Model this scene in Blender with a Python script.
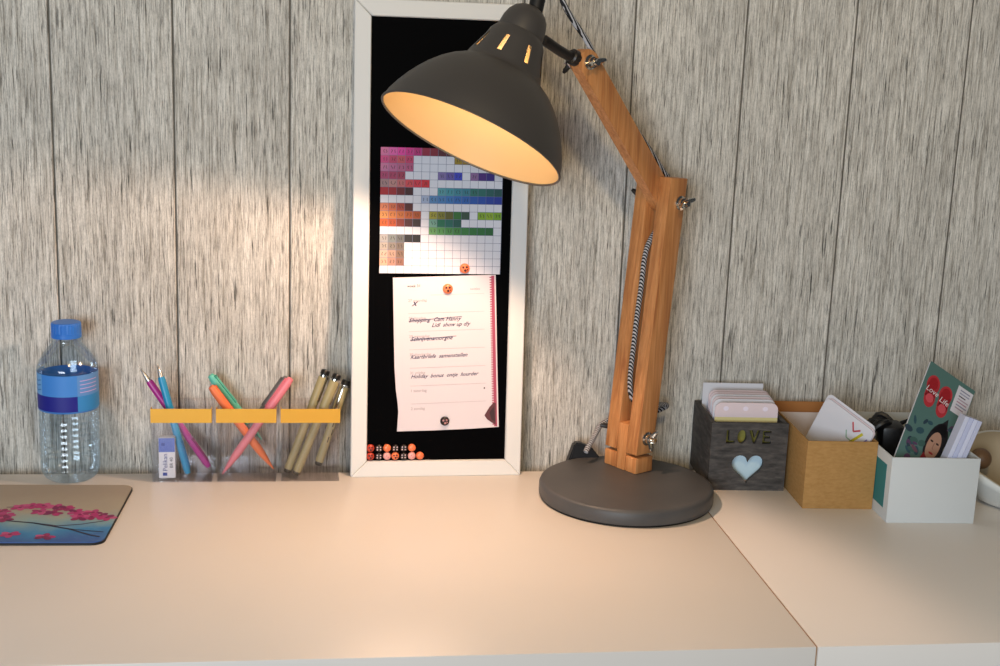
import bpy, bmesh, math, random
from mathutils import Vector, Matrix
random.seed(7)
for o in list(bpy.data.objects): bpy.data.objects.remove(o)
S = bpy.context.scene
COL = S.collection
R_ = math.radians

# ------------------------------------------------------------------ camera
cam = bpy.data.cameras.new('camera'); cam_o = bpy.data.objects.new('camera', cam); COL.objects.link(cam_o)
cam.sensor_width = 36; cam.lens = 46.69; cam.clip_start = .02
cR = Vector((.9915, -.1253, .0359)); cU = Vector((-.0083, .2144, .9767)); cF = Vector((.1301, .9687, -.2115))
m = Matrix((cR, cU, -cF)).transposed().to_4x4(); m.translation = Vector((0, -1.3612, .4542))
cam_o.matrix_world = m
S.camera = cam_o

# ------------------------------------------------------------------ light and exposure
S.view_settings.view_transform = 'Standard'; S.view_settings.look = 'None'
S.view_settings.gamma = 1; S.view_settings.use_curve_mapping = False
S.view_settings.exposure = 0.0
w = bpy.data.worlds.new('room_ambient'); S.world = w; w.use_nodes = True
w.node_tree.nodes['Background'].inputs[0].default_value = (.80, .90, 1, 1)
w.node_tree.nodes['Background'].inputs[1].default_value = .055
def area(name, loc, target, sx, sy, power, col):
    l = bpy.data.lights.new(name, 'AREA'); l.shape = 'RECTANGLE'; l.size = sx; l.size_y = sy; l.energy = power; l.color = col
    o = bpy.data.objects.new(name, l); COL.objects.link(o); o.location = loc
    o.rotation_euler = (Vector(target) - Vector(loc)).to_track_quat('-Z', 'Y').to_euler(); return o
area('window_daylight', (-.80, -2.70, .50), (.25, 0, .2), 1.1, .9, 48, (.81, .91, 1))
area('warm_wall_fill', (.16, -1.30, 1.15), (.60, 0, 1.0), .16, .16, 6.5, (1, .72, .36))  # added warm fill that yellows the upper wall, not a known fixture

# ------------------------------------------------------------------ helpers
def lin(h):
    if isinstance(h, str):
        h = [int(h[i:i+2], 16) / 255 for i in (0, 2, 4)]
    return tuple(c / 12.92 if c <= .04045 else ((c + .055) / 1.055) ** 2.4 for c in h) + (1,)

def mat(name, col, rough=.5, metal=0, spec=.5, emit=None, es=0):
    mt = bpy.data.materials.new(name); mt.use_nodes = True; b = mt.node_tree.nodes['Principled BSDF']
    b.inputs['Base Color'].default_value = lin(col); b.inputs['Roughness'].default_value = rough
    b.inputs['Metallic'].default_value = metal; b.inputs['Specular IOR Level'].default_value = spec
    if emit:
        b.inputs['Emission Color'].default_value = emit + (1,); b.inputs['Emission Strength'].default_value = es
    return mt

class N:
    def __init__(s, mt): s.t = mt.node_tree; s.b = s.t.nodes['Principled BSDF']
    def n(s, typ, **kw):
        nd = s.t.nodes.new(typ)
        for k, v in kw.items(): setattr(nd, k, v)
        return nd
    def l(s, a, b): s.t.links.new(a, b)
    def coord(s, scale, rnd=0):
        tc = s.n('ShaderNodeTexCoord'); mp = s.n('ShaderNodeMapping'); mp.inputs['Scale'].default_value = scale
        if rnd:
            oi = s.n('ShaderNodeObjectInfo'); mu = s.n('ShaderNodeMath', operation='MULTIPLY'); mu.inputs[1].default_value = rnd
            s.l(oi.outputs['Random'], mu.inputs[0]); ad = s.n('ShaderNodeVectorMath', operation='ADD')
            s.l(tc.outputs['Object'], ad.inputs[0]); s.l(mu.outputs[0], ad.inputs[1]); s.l(ad.outputs[0], mp.inputs[0])
        else: s.l(tc.outputs['Object'], mp.inputs[0])
        return mp.outputs[0]
    def noise(s, vec, scale=1, detail=3, rough=.55, dist=0):
        nd = s.n('ShaderNodeTexNoise'); nd.inputs['Scale'].default_value = scale; nd.inputs['Detail'].default_value = detail
        nd.inputs['Roughness'].default_value = rough; nd.inputs['Distortion'].default_value = dist
        s.l(vec, nd.inputs['Vector']); return nd.outputs['Fac']
    def ramp(s, fac, stops):
        nd = s.n('ShaderNodeValToRGB'); e = nd.color_ramp.elements
        while len(e) < len(stops): e.new(.5)
        for i, (p, c) in enumerate(stops): e[i].position = p; e[i].color = c
        s.l(fac, nd.inputs[0]); return nd.outputs[0]
    def mix(s, a, b, fac, mode='MIX'):
        nd = s.n('ShaderNodeMix', data_type='RGBA', blend_type=mode)
        for v, i in ((fac, 0), (a, 6), (b, 7)):
            if hasattr(v, 'is_output'): s.l(v, nd.inputs[i])
            else: nd.inputs[i].default_value = v
        return nd.outputs[2]
    def bump(s, h, st, d=.001):
        bp = s.n('ShaderNodeBump'); bp.inputs['Strength'].default_value = st; bp.inputs['Distance'].default_value = d
        s.l(h, bp.inputs['Height']); s.l(bp.outputs[0], s.b.inputs['Normal'])
g = lambda v: (v, v, v, 1)

def frame_m(o, u, v):
    u = Vector(u).normalized(); n = u.cross(Vector(v)).normalized(); v = n.cross(u)
    mm = Matrix((u, v, n)).transposed().to_4x4(); mm.translation = Vector(o); return mm
def rotz(o, deg): return Matrix.Translation(Vector(o)) @ Matrix.Rotation(R_(deg), 4, 'Z')

def finish(name, bm, mt, parent=None, smooth=False, mtx=None):
    if mtx is not None: bm.transform(mtx)
    bmesh.ops.recalc_face_normals(bm, faces=bm.faces)
    me = bpy.data.meshes.new(name); bm.to_mesh(me); bm.free()
    return link(name, me, mt, parent, smooth)
def link(name, me, mt, parent=None, smooth=False):
    if mt and not me.materials: me.materials.append(mt)
    if smooth:
        for p in me.polygons: p.use_smooth = True
        try: me.set_sharp_from_angle(angle=R_(40))
        except Exception: pass
    o = bpy.data.objects.new(name, me); COL.objects.link(o)
    if parent:
        o.parent = parent
        o.matrix_parent_inverse = wm(parent).inverted()
    return o
def wm(o):
    mm = o.matrix_basis
    if o.parent: mm = wm(o.parent) @ o.matrix_parent_inverse @ mm
    return mm.copy()
def tag(o, label, cat, group=None):
    o['label'] = label; o['category'] = cat
    if group: o['group'] = group
    return o
def thing(name, loc, label, cat, group=None):
    o = bpy.data.objects.new(name, None); COL.objects.link(o); o.location = loc; o.empty_display_size = .02
    return tag(o, label, cat, group)
def copy_tree(o, parent=None):
    c = o.copy(); COL.objects.link(c); c.parent = parent
    if parent: c.matrix_parent_inverse = o.matrix_parent_inverse.copy()
    for ch in o.children: copy_tree(ch, c)
    return c

def bm_box(x0, x1, y0, y1, z0, z1, bev=0, seg=2):
    bm = bmesh.new(); bmesh.ops.create_cube(bm, size=1)
    for v in bm.verts:
        v.co = Vector((x0 + (v.co.x + .5) * (x1 - x0), y0 + (v.co.y + .5) * (y1 - y0), z0 + (v.co.z + .5) * (z1 - z0)))
    if bev: bmesh.ops.bevel(bm, geom=bm.edges[:], offset=bev, segments=seg, affect='EDGES', profile=.5)
    return bm
def box(name, d, mt, parent=None, bev=0, mtx=None, seg=2):
    return finish(name, bm_box(*d, bev, seg), mt, parent, bev > 0, mtx)
def bm_lathe(prof, n=48):
    bm = bmesh.new(); rings = []
    for r, z in prof:
        if r < 1e-6: rings.append([bm.verts.new((0, 0, z))])
        else: rings.append([bm.verts.new((r * math.cos(2 * math.pi * i / n), r * math.sin(2 * math.pi * i / n), z)) for i in range(n)])
    for a, b in zip(rings, rings[1:]):
        if len(a) == 1 and len(b) == 1: continue
        for i in range(n):
            j = (i + 1) % n
            if len(a) == 1: bm.faces.new((a[0], b[i], b[j]))
            elif len(b) == 1: bm.faces.new((a[i], b[0], a[j]))
            else: bm.faces.new((a[i], b[i], b[j], a[j]))
    return bm
def lathe(name, prof, mt, parent=None, mtx=None, n=48): return finish(name, bm_lathe(prof, n), mt, parent, True, mtx)
def axis_m(a, b):
    a = Vector(a); z = (Vector(b) - a).normalized(); q = z.to_track_quat('Z', 'Y'); mm = q.to_matrix().to_4x4(); mm.translation = a; return mm
def smooth_pts(pts, k=8):
    P = [Vector(p) for p in pts]; out = []
    for i in range(len(P) - 1):
        p0, p1, p2, p3 = P[max(i - 1, 0)], P[i], P[i + 1], P[min(i + 2, len(P) - 1)]
        for j in range(k):
            t = j / k
            out.append(.5 * ((2 * p1) + (p2 - p0) * t + (2 * p0 - 5 * p1 + 4 * p2 - p3) * t * t + (3 * p1 - p0 - 3 * p2 + p3) * t ** 3))
    return out + [P[-1]]
def bm_tube(pts, r, n=10, bm=None):
    bm = bm or bmesh.new(); rings = []; up = Vector((.13, .31, .94)).normalized()
    for i, p in enumerate(pts):
        t = (pts[min(i + 1, len(pts) - 1)] - pts[max(i - 1, 0)]).normalized()
        a = up - t * up.dot(t)
        if a.length < 1e-3: a = Vector((1, 0, 0)) - t * t.x
        a.normalize(); b = t.cross(a); up = a; rr = r[i] if isinstance(r, (list, tuple)) else r
        rings.append([bm.verts.new(p + a * rr * math.cos(2 * math.pi * k / n) + b * rr * math.sin(2 * math.pi * k / n)) for k in range(n)])
    for A, B in zip(rings, rings[1:]):
        for k in range(n): bm.faces.new((A[k], B[k], B[(k + 1) % n], A[(k + 1) % n]))
    bm.faces.new(rings[0]); bm.faces.new(rings[-1]); return bm
def tube(name, pts, r, mt, parent=None, k=8, n=10): return finish(name, bm_tube(smooth_pts(pts, k), r, n), mt, parent, True)
def bm_prism(poly, t0, t1):
    bm = bmesh.new(); a = [bm.verts.new((x, y, t0)) for x, y in poly]; b = [bm.verts.new((x, y, t1)) for x, y in poly]
    bm.faces.new(a); bm.faces.new(b)
    for i in range(len(a)):
        j = (i + 1) % len(a); bm.faces.new((a[i], a[j], b[j], b[i]))
    return bm
def rrect(w, h, r, n=5, corners=(1, 1, 1, 1)):
    pts = []
    for k, (cx, cy, a0) in enumerate(((w - r, h - r, 0), (r, h - r, 90), (r, r, 180), (w - r, r, 270))):
        if corners[k]:
            pts += [(cx + r * math.cos(R_(a0 + 90 * i / n)), cy + r * math.sin(R_(a0 + 90 * i / n))) for i in range(n + 1)]
        else: pts.append(((w, h), (0, h), (0, 0), (w, 0))[k])
    return pts

def curve_mesh(splines, depth, bevel=0):
    cu = bpy.data.curves.new('outline', 'CURVE'); cu.dimensions = '2D'; cu.fill_mode = 'BOTH'; cu.extrude = depth / 2
    for s in splines:
        sp = cu.splines.new('POLY'); sp.points.add(len(s) - 1); sp.use_cyclic_u = True
        for p, q in zip(sp.points, s): p.co = (q[0], q[1], 0, 1)
    o = bpy.data.objects.new('outline', cu); COL.objects.link(o)
    dg = bpy.context.evaluated_depsgraph_get(); dg.update()
    me = bpy.data.meshes.new_from_object(o.evaluated_get(dg)); bpy.data.objects.remove(o); bpy.data.curves.remove(cu)
    me.materials.clear(); return me
def text_polys(s, size, shear=0, offset=0):
    cu = bpy.data.curves.new('lettering', 'FONT'); cu.body = s; cu.size = size; cu.shear = shear; cu.offset = offset; cu.resolution_u = 2
    o = bpy.data.objects.new('lettering', cu); COL.objects.link(o)
    dg = bpy.context.evaluated_depsgraph_get(); dg.update()
    me = bpy.data.meshes.new_from_object(o.evaluated_get(dg)); bpy.data.objects.remove(o); bpy.data.curves.remove(cu)
    ps = [[tuple(me.vertices[i].co[:2]) for i in p.vertices] for p in me.polygons]; bpy.data.meshes.remove(me); return ps

ink = bpy.data.materials.new('printed_ink'); ink.use_nodes = True
_n = N(ink); _a = _n.n('ShaderNodeAttribute'); _a.attribute_name = 'ink'; _n.l(_a.outputs['Color'], _n.b.inputs['Base Color']); _n.b.inputs['Roughness'].default_value = .55
class Print:
    """flat printing: coloured polygons lying on a surface"""
    def __init__(s): s.v = []; s.f = []; s.c = []
    def poly(s, pts, col, z=.0001):
        i = len(s.v); s.v += [(x, y, z) for x, y in pts]; s.f.append(list(range(i, i + len(pts)))); s.c.append(lin(col))
    def rect(s, x0, y0, x1, y1, col, z=.0001): s.poly([(x0, y0), (x1, y0), (x1, y1), (x0, y1)], col, z)
    def line(s, pts, w, col, z=.0002):
        for (x0, y0), (x1, y1) in zip(pts, pts[1:]):
            d = math.hypot(x1 - x0, y1 - y0) or 1; nx, ny = -(y1 - y0) / d * w / 2, (x1 - x0) / d * w / 2
            s.poly([(x0 + nx, y0 + ny), (x0 - nx, y0 - ny), (x1 - nx, y1 - ny), (x1 + nx, y1 + ny)], col, z)
    def oval(s, cx, cy, rx, ry, col, z=.0001, rot=0, n=20):
        c, q = math.cos(R_(rot)), math.sin(R_(rot))
        s.poly([(cx + rx * math.cos(2 * math.pi * i / n) * c - ry * math.sin(2 * math.pi * i / n) * q,
                 cy + rx * math.cos(2 * math.pi * i / n) * q + ry * math.sin(2 * math.pi * i / n) * c) for i in range(n)], col, z)
    def text(s, x, y, st, size, col, shear=0, offset=0, z=.0002, rot=0, sx=1):
        c, q = math.cos(R_(rot)), math.sin(R_(rot))
        for p in text_polys(st, size, shear, offset): s.poly([(x + a * sx * c - b * q, y + a * sx * q + b * c) for a, b in p], col, z)
    def build(s, name, mtx, parent):
        me = bpy.data.meshes.new(name); me.from_pydata([mtx @ Vector(v) for v in s.v], [], s.f)
        at = me.color_attributes.new('ink', 'FLOAT_COLOR', 'CORNER'); k = 0
        for p, c in zip(me.polygons, s.c):
            for li in p.loop_indices: at.data[li].color = c
        return link(name, me, ink, parent)

# ------------------------------------------------------------------ materials
def wood_mat(name, cols, sc, rough=.45, rnd=30, bump=.15):
    mt = mat(name, 'b5763f', rough); n = N(mt)
    a = n.noise(n.coord(sc, rnd), 1, 4, .6, .6); b = n.noise(n.coord(tuple(v * 4.5 for v in sc[:2]) + (sc[2] * 2.5,), rnd), 1, 3, .6)
    c = n.ramp(a, [(.3, lin(cols[0])), (.52, lin(cols[1])), (.72, lin(cols[2]))])
    n.l(n.mix(c, n.ramp(b, [(.35, g(.72)), (.62, g(1))]), .55, 'MULTIPLY'), n.b.inputs['Base Color']); n.bump(b, bump, .0003); return mt
M = {}
M['oak'] = wood_mat('warm_oiled_wood', ('a8683a', 'c58650', 'd99c66'), (170, 170, 9))
mt = M['wallpaper_plank'] = mat('wood_print_wallpaper', 'bbb7ae', .85, spec=.2); n = N(mt)  # wallpaper printed with weathered white wood
fine = n.noise(n.coord((900, 900, 50), 40), 1, 5, .75); mid = n.noise(n.coord((420, 420, 14), 40), 1, 4, .65, .1)
blot = n.noise(n.coord((22, 22, 9), 40), 1, 5, .65); crack = n.noise(n.coord((420, 420, 17), 40), 1, 3, .6); hair = n.noise(n.coord((85, 85, 1.0), 40), 1, 4, .6)
speck = n.noise(n.coord((1300, 1300, 420), 40), 1, 2, .6)
c = n.ramp(mid, [(.33, lin('a59f95')), (.45, lin('cbc6bd')), (.62, lin('dedad2'))])
c = n.mix(c, n.ramp(fine, [(.38, g(.30)), (.46, g(.80)), (.57, g(1.12))]), .82, 'MULTIPLY')
c = n.mix(c, n.ramp(blot, [(.3, g(.80)), (.65, g(1.05))]), .75, 'MULTIPLY')
c = n.mix(c, n.ramp(crack, [(.33, g(.18)), (.37, g(1))]), .9, 'MULTIPLY')
c = n.mix(c, n.ramp(hair, [(.488, g(1)), (.495, g(.45)), (.50, g(1)), (.602, g(1)), (.610, g(.45)), (.618, g(1))]), .6, 'MULTIPLY')
c = n.mix(c, n.ramp(speck, [(.36, g(.70)), (.5, g(1))]), .6, 'MULTIPLY')
n.l(c, n.b.inputs['Base Color']); n.bump(fine, .25, .0006)
M['groove'] = mat('groove_dark', '625e57', .9)
mt = M['desk'] = mat('white_melamine', 'e2dcd5', .40, spec=.4); n = N(mt)
n.l(n.ramp(n.noise(n.coord((2.2, 2.2, 2.2)), 1, 3), [(.35, lin('dfd9d2')), (.7, lin('e6e0da'))]), n.b.inputs['Base Color'])
n.l(n.ramp(n.noise(n.coord((9, 9, 9)), 1, 4), [(.3, g(.39)), (.7, g(.42))]), n.b.inputs['Roughness'])
M['chip'] = mat('raw_board_edge', 'a5784c', .8)
M['white'] = mat('white_paint', 'dedcd8', .42); M['black'] = mat('black_magnet_board', '020203', .6, spec=.03)
M['mag_black'] = mat('black_enamel', '140b0c', .3)
M['mag_orange'] = mat('orange_enamel', 'f07a4c', .32); M['mag_red'] = mat('red_enamel', 'c03c26', .32); M['mag_pink'] = mat('pink_enamel', 'e8a49c', .32)
M['paper'] = mat('white_paper', 'd3d4dc', .8); M['paper2'] = mat('planner_page', 'd8ced2', .8)
mt = M['shade'] = mat('dark_grey_lacquer', '45413e', .5); n = N(mt); n.bump(n.noise(n.coord((900, 900, 900)), 1, 2), .06, .0003)
M['lining'] = mat('cream_lacquer', 'ba9c74', .6)
M['bulb'] = mat('bulb_glass', 'fff2d8', .4, emit=(1, .76, .42), es=21)
M['base'] = mat('dark_grey_base', '4b4a4a', .5); n = N(M['base'])
n.l(n.ramp(n.noise(n.coord((14, 14, 14)), 1, 4), [(.3, lin('444445')), (.7, lin('4f4e4e'))]), n.b.inputs['Base Color'])
M['rubber'] = mat('black_rubber', '0c0c0d', .6); M['chrome'] = mat('chrome', 'd8d4cc', .16, 1); M['dark_metal'] = mat('dark_metal', '2c2826', .4, .4)
mt = M['cord'] = mat('braided_cord', '222226', .8); n = N(mt)
wv = n.n('ShaderNodeTexWave', wave_type='BANDS', bands_direction='DIAGONAL'); wv.inputs['Scale'].default_value = 150; wv.inputs['Distortion'].default_value = 1.5
n.l(n.coord((1, 1, 1)), wv.inputs['Vector']); n.l(n.ramp(wv.outputs['Fac'], [(.50, lin('17171b')), (.62, lin('b9b9bd'))]), n.b.inputs['Base Color'])
def clear(name, tint, gl=.07, rough=.05, dens=1):
    mt = bpy.data.materials.new(name); mt.use_nodes = True; t = mt.node_tree; t.nodes.remove(t.nodes['Principled BSDF'])
    out = t.nodes['Material Output']; tr = t.nodes.new('ShaderNodeBsdfTransparent'); tr.inputs[0].default_value = tint + (1,)
    gs = t.nodes.new('ShaderNodeBsdfGlossy'); gs.inputs['Roughness'].default_value = rough; gs.inputs[0].default_value = (.95, .97, 1, 1)
    lw = t.nodes.new('ShaderNodeLayerWeight'); lw.inputs[0].default_value = .25
    mp = t.nodes.new('ShaderNodeMapRange'); mp.inputs['To Min'].default_value = gl; mp.inputs['To Max'].default_value = .42
    t.links.new(lw.outputs['Fresnel'], mp.inputs['Value']); mx = t.nodes.new('ShaderNodeMixShader')
    t.links.new(mp.outputs[0], mx.inputs[0]); t.links.new(tr.outputs[0], mx.inputs[1]); t.links.new(gs.outputs[0], mx.inputs[2]); t.links.new(mx.outputs[0], out.inputs[0])
    return mt
M['pet'] = clear('clear_bottle_plastic', (.84, .905, .945), .045, .10); M['acrylic'] = clear('clear_acrylic', (.975, .97, .98), .025, .06)
M['gold'] = mat('gold_band', 'dba53a', .36, .35)
M['blue_cap'] = mat('blue_cap_plastic', '2f74cf', .35)
mt = M['lovewood'] = mat('charcoal_weathered_wood', '3c3a39', .75); n = N(mt)
n.l(n.ramp(n.noise(n.coord((60, 60, 240)), 1, 5, .65), [(.3, lin('272626')), (.55, lin('454241')), (.75, lin('5d5954'))]), n.b.inputs['Base Color'])
mt = M['kraft'] = mat('kraft_cardboard', 'b08a58', .85, spec=.2); n = N(mt)
n.l(n.ramp(n.noise(n.coord((160, 160, 420)), 1, 4), [(.3, lin('a17a48')), (.7, lin('b08854'))]), n.b.inputs['Base Color'])
M['kraft_in'] = mat('kraft_inside', 'a26a36', .85); M['liner'] = mat('pale_liner', 'd8cac4', .8)
M['boxwhite'] = mat('white_cardboard', 'c9cdce', .55); M['teal'] = mat('teal_print', '137f86', .5)
M['card'] = mat('white_card', 'dcdce4', .6); M['cardpink'] = mat('pink_card', 'dccbd0', .6)
M['blackplastic'] = mat('black_plastic', '0b0b0e', .45); M['bowl'] = mat('white_ceramic', 'd9dbd8', .35); M['beige'] = mat('beige_cloth', 'b5a68c', .8)
M['brown'] = mat('brown_wood_knob', '6d5138', .5)

# ------------------------------------------------------------------ setting
def struct(o): o['kind'] = 'structure'; return o
WY = .030                                   # wall surface; the desks stop 3 cm short of it
wall = struct(box('wall_back', (-1.25, 1.75, WY + .0018, WY + .06, -.74, 1.5), M['groove']))
edges = [-.2838, -.1618, -.0434, .079, .2, .3203, .443, .566, .6975]
while edges[0] > -1.2: edges.insert(0, edges[0] - random.uniform(.116, .125))
while edges[-1] < 1.7: edges.append(edges[-1] + random.uniform(.118, .128))
for a, b in zip(edges, edges[1:]):
    box('wallpaper_plank', (a + .0009, b - .0009, WY, WY + .0024, -.74, 1.5), M['wallpaper_plank'], wall, .0008, seg=1)  # shallow strips standing in for the planks printed on the wallpaper
struct(box('floor', (-1.25, 1.75, -3.2, WY + .06, -.80, -.74), mat('grey_floor', '8b8178', .6)))

def desk(x0, x1, label):
    d = thing('desk', ((x0 + x1) / 2, -.222, -.74), label, 'desk', 'white desks pushed together')
    box('desktop', (x0, x1, -.4445, 0, -.05, 0), M['desk'], d, .0012)
    for lx in (x0 + .05, x1 - .05):
        for ly in (-.40, -.045): box('leg', (lx - .025, lx + .025, ly - .025, ly + .025, -.74, -.05), M['white'], d, .002)
    return d
dk = desk(-1.0, .3873, 'wide white desk carrying the bottle, frame and wooden lamp')
box('edge_strip', (.3873, .3880, -.4435, -.001, -.049, -.0006), M['chip'], dk)
desk(.3886, 1.4, 'white desk at the right, holding the three small boxes')

# ------------------------------------------------------------------ lamp
A = R_(32); d2 = Vector((math.cos(A), math.sin(A), 0)); d1 = Vector((math.sin(A), -math.cos(A), 0)); LM = Vector((.3114, -.0482, 0))
def LP(s, z, o=0): return LM + d2 * s + d1 * o + Vector((0, 0, z))
LF = Matrix((d2, Vector((0, 0, 1)), -d1)).transposed().to_4x4()
def lamp_m(off): mm = Matrix((d2, Vector((0, 0, 1)), d1)).transposed().to_4x4(); mm.translation = LM + d1 * off; return mm
lamp = thing('desk_lamp', (.3106, -.0890, 0), 'wooden jointed desk lamp with dark grey shade, lit, on round base', 'lamp')
BC = (.3106, -.0890, 0)
b = lathe('base', [(0, .0015), (.0890, .0015), (.0912, .0025), (.0917, .005), (.0915, .0135), (.0905, .0162), (.0885, .0175), (.086, .0179), (0, .0179)], M['base'], lamp, Matrix.Translation(BC), 96)
lathe('base_pad', [(0, 0), (.0895, 0), (.0898, .0016), (0, .0016)], M['rubber'], b, Matrix.Translation(BC), 96)
def lprism(name, poly, o0, o1, mt, parent=lamp, bev=.0012):
    bm = bm_prism(poly, o0, o1)
    if bev: bmesh.ops.bevel(bm, geom=bm.edges[:], offset=bev, segments=2, affect='EDGES', profile=.5)
    return finish(name, bm, mt, parent, True, lamp_m(0))
zb = .0179
lprism('foot_block', [(.0012, zb), (.0266, zb), (.0262, .0352), (.0012, .0352)], -.0243, -.0066, M['oak'])
lprism('foot_block', [(.0012, zb), (.0266, zb), (.0262, .0352), (.0012, .0352)], .0076, .0243, M['oak'])
sl = lambda z: .0010 + (z - .0385) * .0262 / .2945
lprism('spacer', [(.0005, zb), (.0262, zb), (sl(.0690) + .0252, .0690), (sl(.0690) - .0004, .0690)], -.0066, .0076, M['oak'])
slat = [(sl(.0385), .0385), (sl(.0385) + .0250, .0385), (sl(.333) + .0258, .3325), (sl(.333), .3340)]
lprism('lower_arm_slat', slat, -.0243, -.0068, M['oak']); lprism('lower_arm_slat', slat, .0078, .0243, M['oak'])
# upper arm, rounded at both ends
pe = Vector((.0405, .3085)); pt = Vector((-.0805, .4480)); dr = (pt - pe).normalized(); nr = Vector((-dr.y, dr.x)); hw = .0124
poly = []
for i in range(11):
    a = math.pi * i / 10; q = pt + nr * hw * math.cos(a) + dr * hw * math.sin(a); poly.append((q.x, q.y))
for i in range(11):
    a = math.pi * i / 10; q = pe - nr * hw * math.cos(a) - dr * hw * math.sin(a); poly.append((q.x, q.y))
lprism('upper_arm', poly, -.0064, .0074, M['oak'])
def wing(s, z, off, sgn, tilt=20, parent=lamp):
    o = LP(s, z, off); ax = d1 * sgn
    mm = axis_m(o, o + ax)
    bo = lathe('bolt', [(0, 0), (.0074, 0), (.0074, .0014), (.0054, .0024), (.0054, .0055), (.0032, .006), (.0030, .0125), (0, .0130)], M['chrome'], parent, mm, 20)
    bm = bmesh.new(); rt = Matrix.Rotation(R_(tilt), 4, 'Z')
    for s2 in (-1, 1):
        bm_tube([Vector((s2 * .001, 0, .006)), Vector((s2 * .0045, 0, .0075)), Vector((s2 * .0085, 0, .0102)), Vector((s2 * .0112, 0, .0118))], [.0034, .0030, .0027, .0015], 8, bm)
    for s2 in (1,): bm_tube([Vector((0, 0, .0045)), Vector((0, 0, .0092))], .0040, 12, bm)
    finish('wing_nut', bm, M['chrome'] if sgn > 0 else M['dark_metal'], bo, True, mm @ rt)
wing(.0430, .3075, .0243, 1, 25); wing(.0405, .3085, -.0243, -1, 40)
wing(.0150, .0560, .0243, 1, 70); wing(.0150, .0560, -.0243, -1, 10)
wing(-.0795, .4478, .0074, 1, 15); wing(-.0865, .4470, -.0064, -1, 110)
# shade
apex = Vector((-.1496, .4959)); rimc = Vector((-.2170, .3752)); sax = (rimc - apex).normalized()
SM = axis_m(LP(apex.x, apex.y), LP(rimc.x, rimc.y))
outer = [(.001, .0300), (.0242, .0300), (.0256, .0322), (.0274, .0350), (.0292, .0425), (.0362, .0610), (.0376, .0655), (.0390, .0690), (.0438, .0718), (.0515, .0770), (.0598, .0845), (.0675, .0935), (.0735, .1020), (.0792, .1115), (.0838, .1210), (.0874, .1300), (.0895, .1385)]
def bell(name, prof, mt, parent, n=96, slots=True):
    bm = bmesh.new(); rings = [[bm.verts.new((r * math.cos(2 * math.pi * (i + .5) / n), r * math.sin(2 * math.pi * (i + .5) / n), z)) for i in range(n)] for r, z in prof]
    for k, (a, b2) in enumerate(zip(rings, rings[1:])):
        for i in range(n):
            if slots and abs(prof[k][1] - .0425) < 1e-6 and i % 12 in (1, 2): continue
            j = (i + 1) % n; bm.faces.new((a[i], b2[i], b2[j], a[j]))
    return finish(name, bm, mt, parent, True, SM)
sh = bell('shade', outer, M['shade'], lamp)
inner = [(max(r - .0013, .001), z + (.001 if z < .034 else 0)) for r, z in outer]
bell('shade_lining', inner, M['lining'], sh)
lathe('shade_rim', [(.0883, .1378), (.0901, .1378), (.0905, .1392), (.0897, .1402), (.0883, .1398), (.0883, .1378)], M['shade'], sh, SM, 90)
lathe('cap', [(0, 0), (.006, .0004), (.011, .002), (.0158, .0053), (.0194, .0105), (.0216, .0175), (.0226, .0270), (.0226, .0310), (0, .0310)], M['shade'], lamp, SM)
bu = lathe('bulb', [(0, .109), (.012, .1082), (.0205, .104), (.0225, .098), (.0215, .090), (.0165, .074), (.0125, .062), (.012, .058), (0, .058)], M['bulb'], lamp, SM, 32)
lathe('bulb_socket', [(0, .032), (.0135, .032), (.0135, .056), (.0125, .0575), (0, .0575)], M['white'], lamp, SM, 32)
sp = bpy.data.lights.new('bulb_beam', 'SPOT'); sp.energy = 4.9; sp.color = (1, .66, .46); sp.spot_size = R_(142); sp.spot_blend = .22; sp.shadow_soft_size = .012
spo = bpy.data.objects.new('bulb_beam', sp); COL.objects.link(spo)
pb = SM @ Vector((0, 0, .1235)); spo.location = pb; spo.rotation_euler = (SM.to_3x3() @ Vector((0, 0, 1))).to_track_quat('-Z', 'Y').to_euler()
# gland and stem
ga = LP(-.1455, .4925); gb = LP(-.1385, .5150, -.002)
lathe('cable_gland', [(0, 0), (.0070, 0), (.0072, .012), (.0066, .0125), (.0068, .024), (.0045, .030), (0, .030)], M['rubber'], lamp, axis_m(ga, gb), 20)
tube('stem', [LP(-.1330, .4670), LP(-.1100, .4565), LP(-.0840, .4475)], .0050, M['dark_metal'], lamp, n=14)
lathe('stem_collar', [(0, -.003), (.0078, -.003), (.0078, .0035), (.0062, .005), (0, .005)], M['dark_metal'], lamp, axis_m(LP(-.0935, .4515), LP(-.12, .4610)), 16)
cord = tube('power_cord', [LP(-.1395, .515, -.003), LP(-.136, .540, -.006), LP(-.122, .558, -.012), LP(-.114, .535, -.014), LP(-.098, .500, -.012), LP(-.0690, .4680, -.0095),
     LP(-.0570, .4465, -.0050), LP(-.0400, .4230, -.0010), LP(-.010, .3890, -.0005), LP(.020, .3590, .000), LP(.0400, .3385, .000), LP(.0560, .3220, -.001), LP(.0500, .2900, -.003), LP(.0270, .258, -.0035), LP(.0215, .215, -.0035), LP(.0160, .160, -.0035), LP(.0150, .100, -.0035),
     LP(.0400, .0790, -.001), LP(.066, .0790, -.006), LP(.0800, .0745, -.010), LP(.070, .0670, -.020), LP(.052, .064, -.034), LP(.016, .058, -.042), LP(-.006, .044, -.036), LP(-.020, .032, -.032)], .0029, M['cord'], lamp, 8, 10)
pl = frame_m((.2625, .000, .0235), (1, 0, -.12), (.22, .10, 1))
bm = bm_prism([(0, -.019), (.034, -.019), (.037, -.002), (.026, .0085), (.011, .012), (.006, .010)], -.006, .008); bmesh.ops.bevel(bm, geom=bm.edges[:], offset=.0015, segments=2, affect='EDGES')
finish('cord_switch', bm, M['blackplastic'], cord, True, pl)

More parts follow.
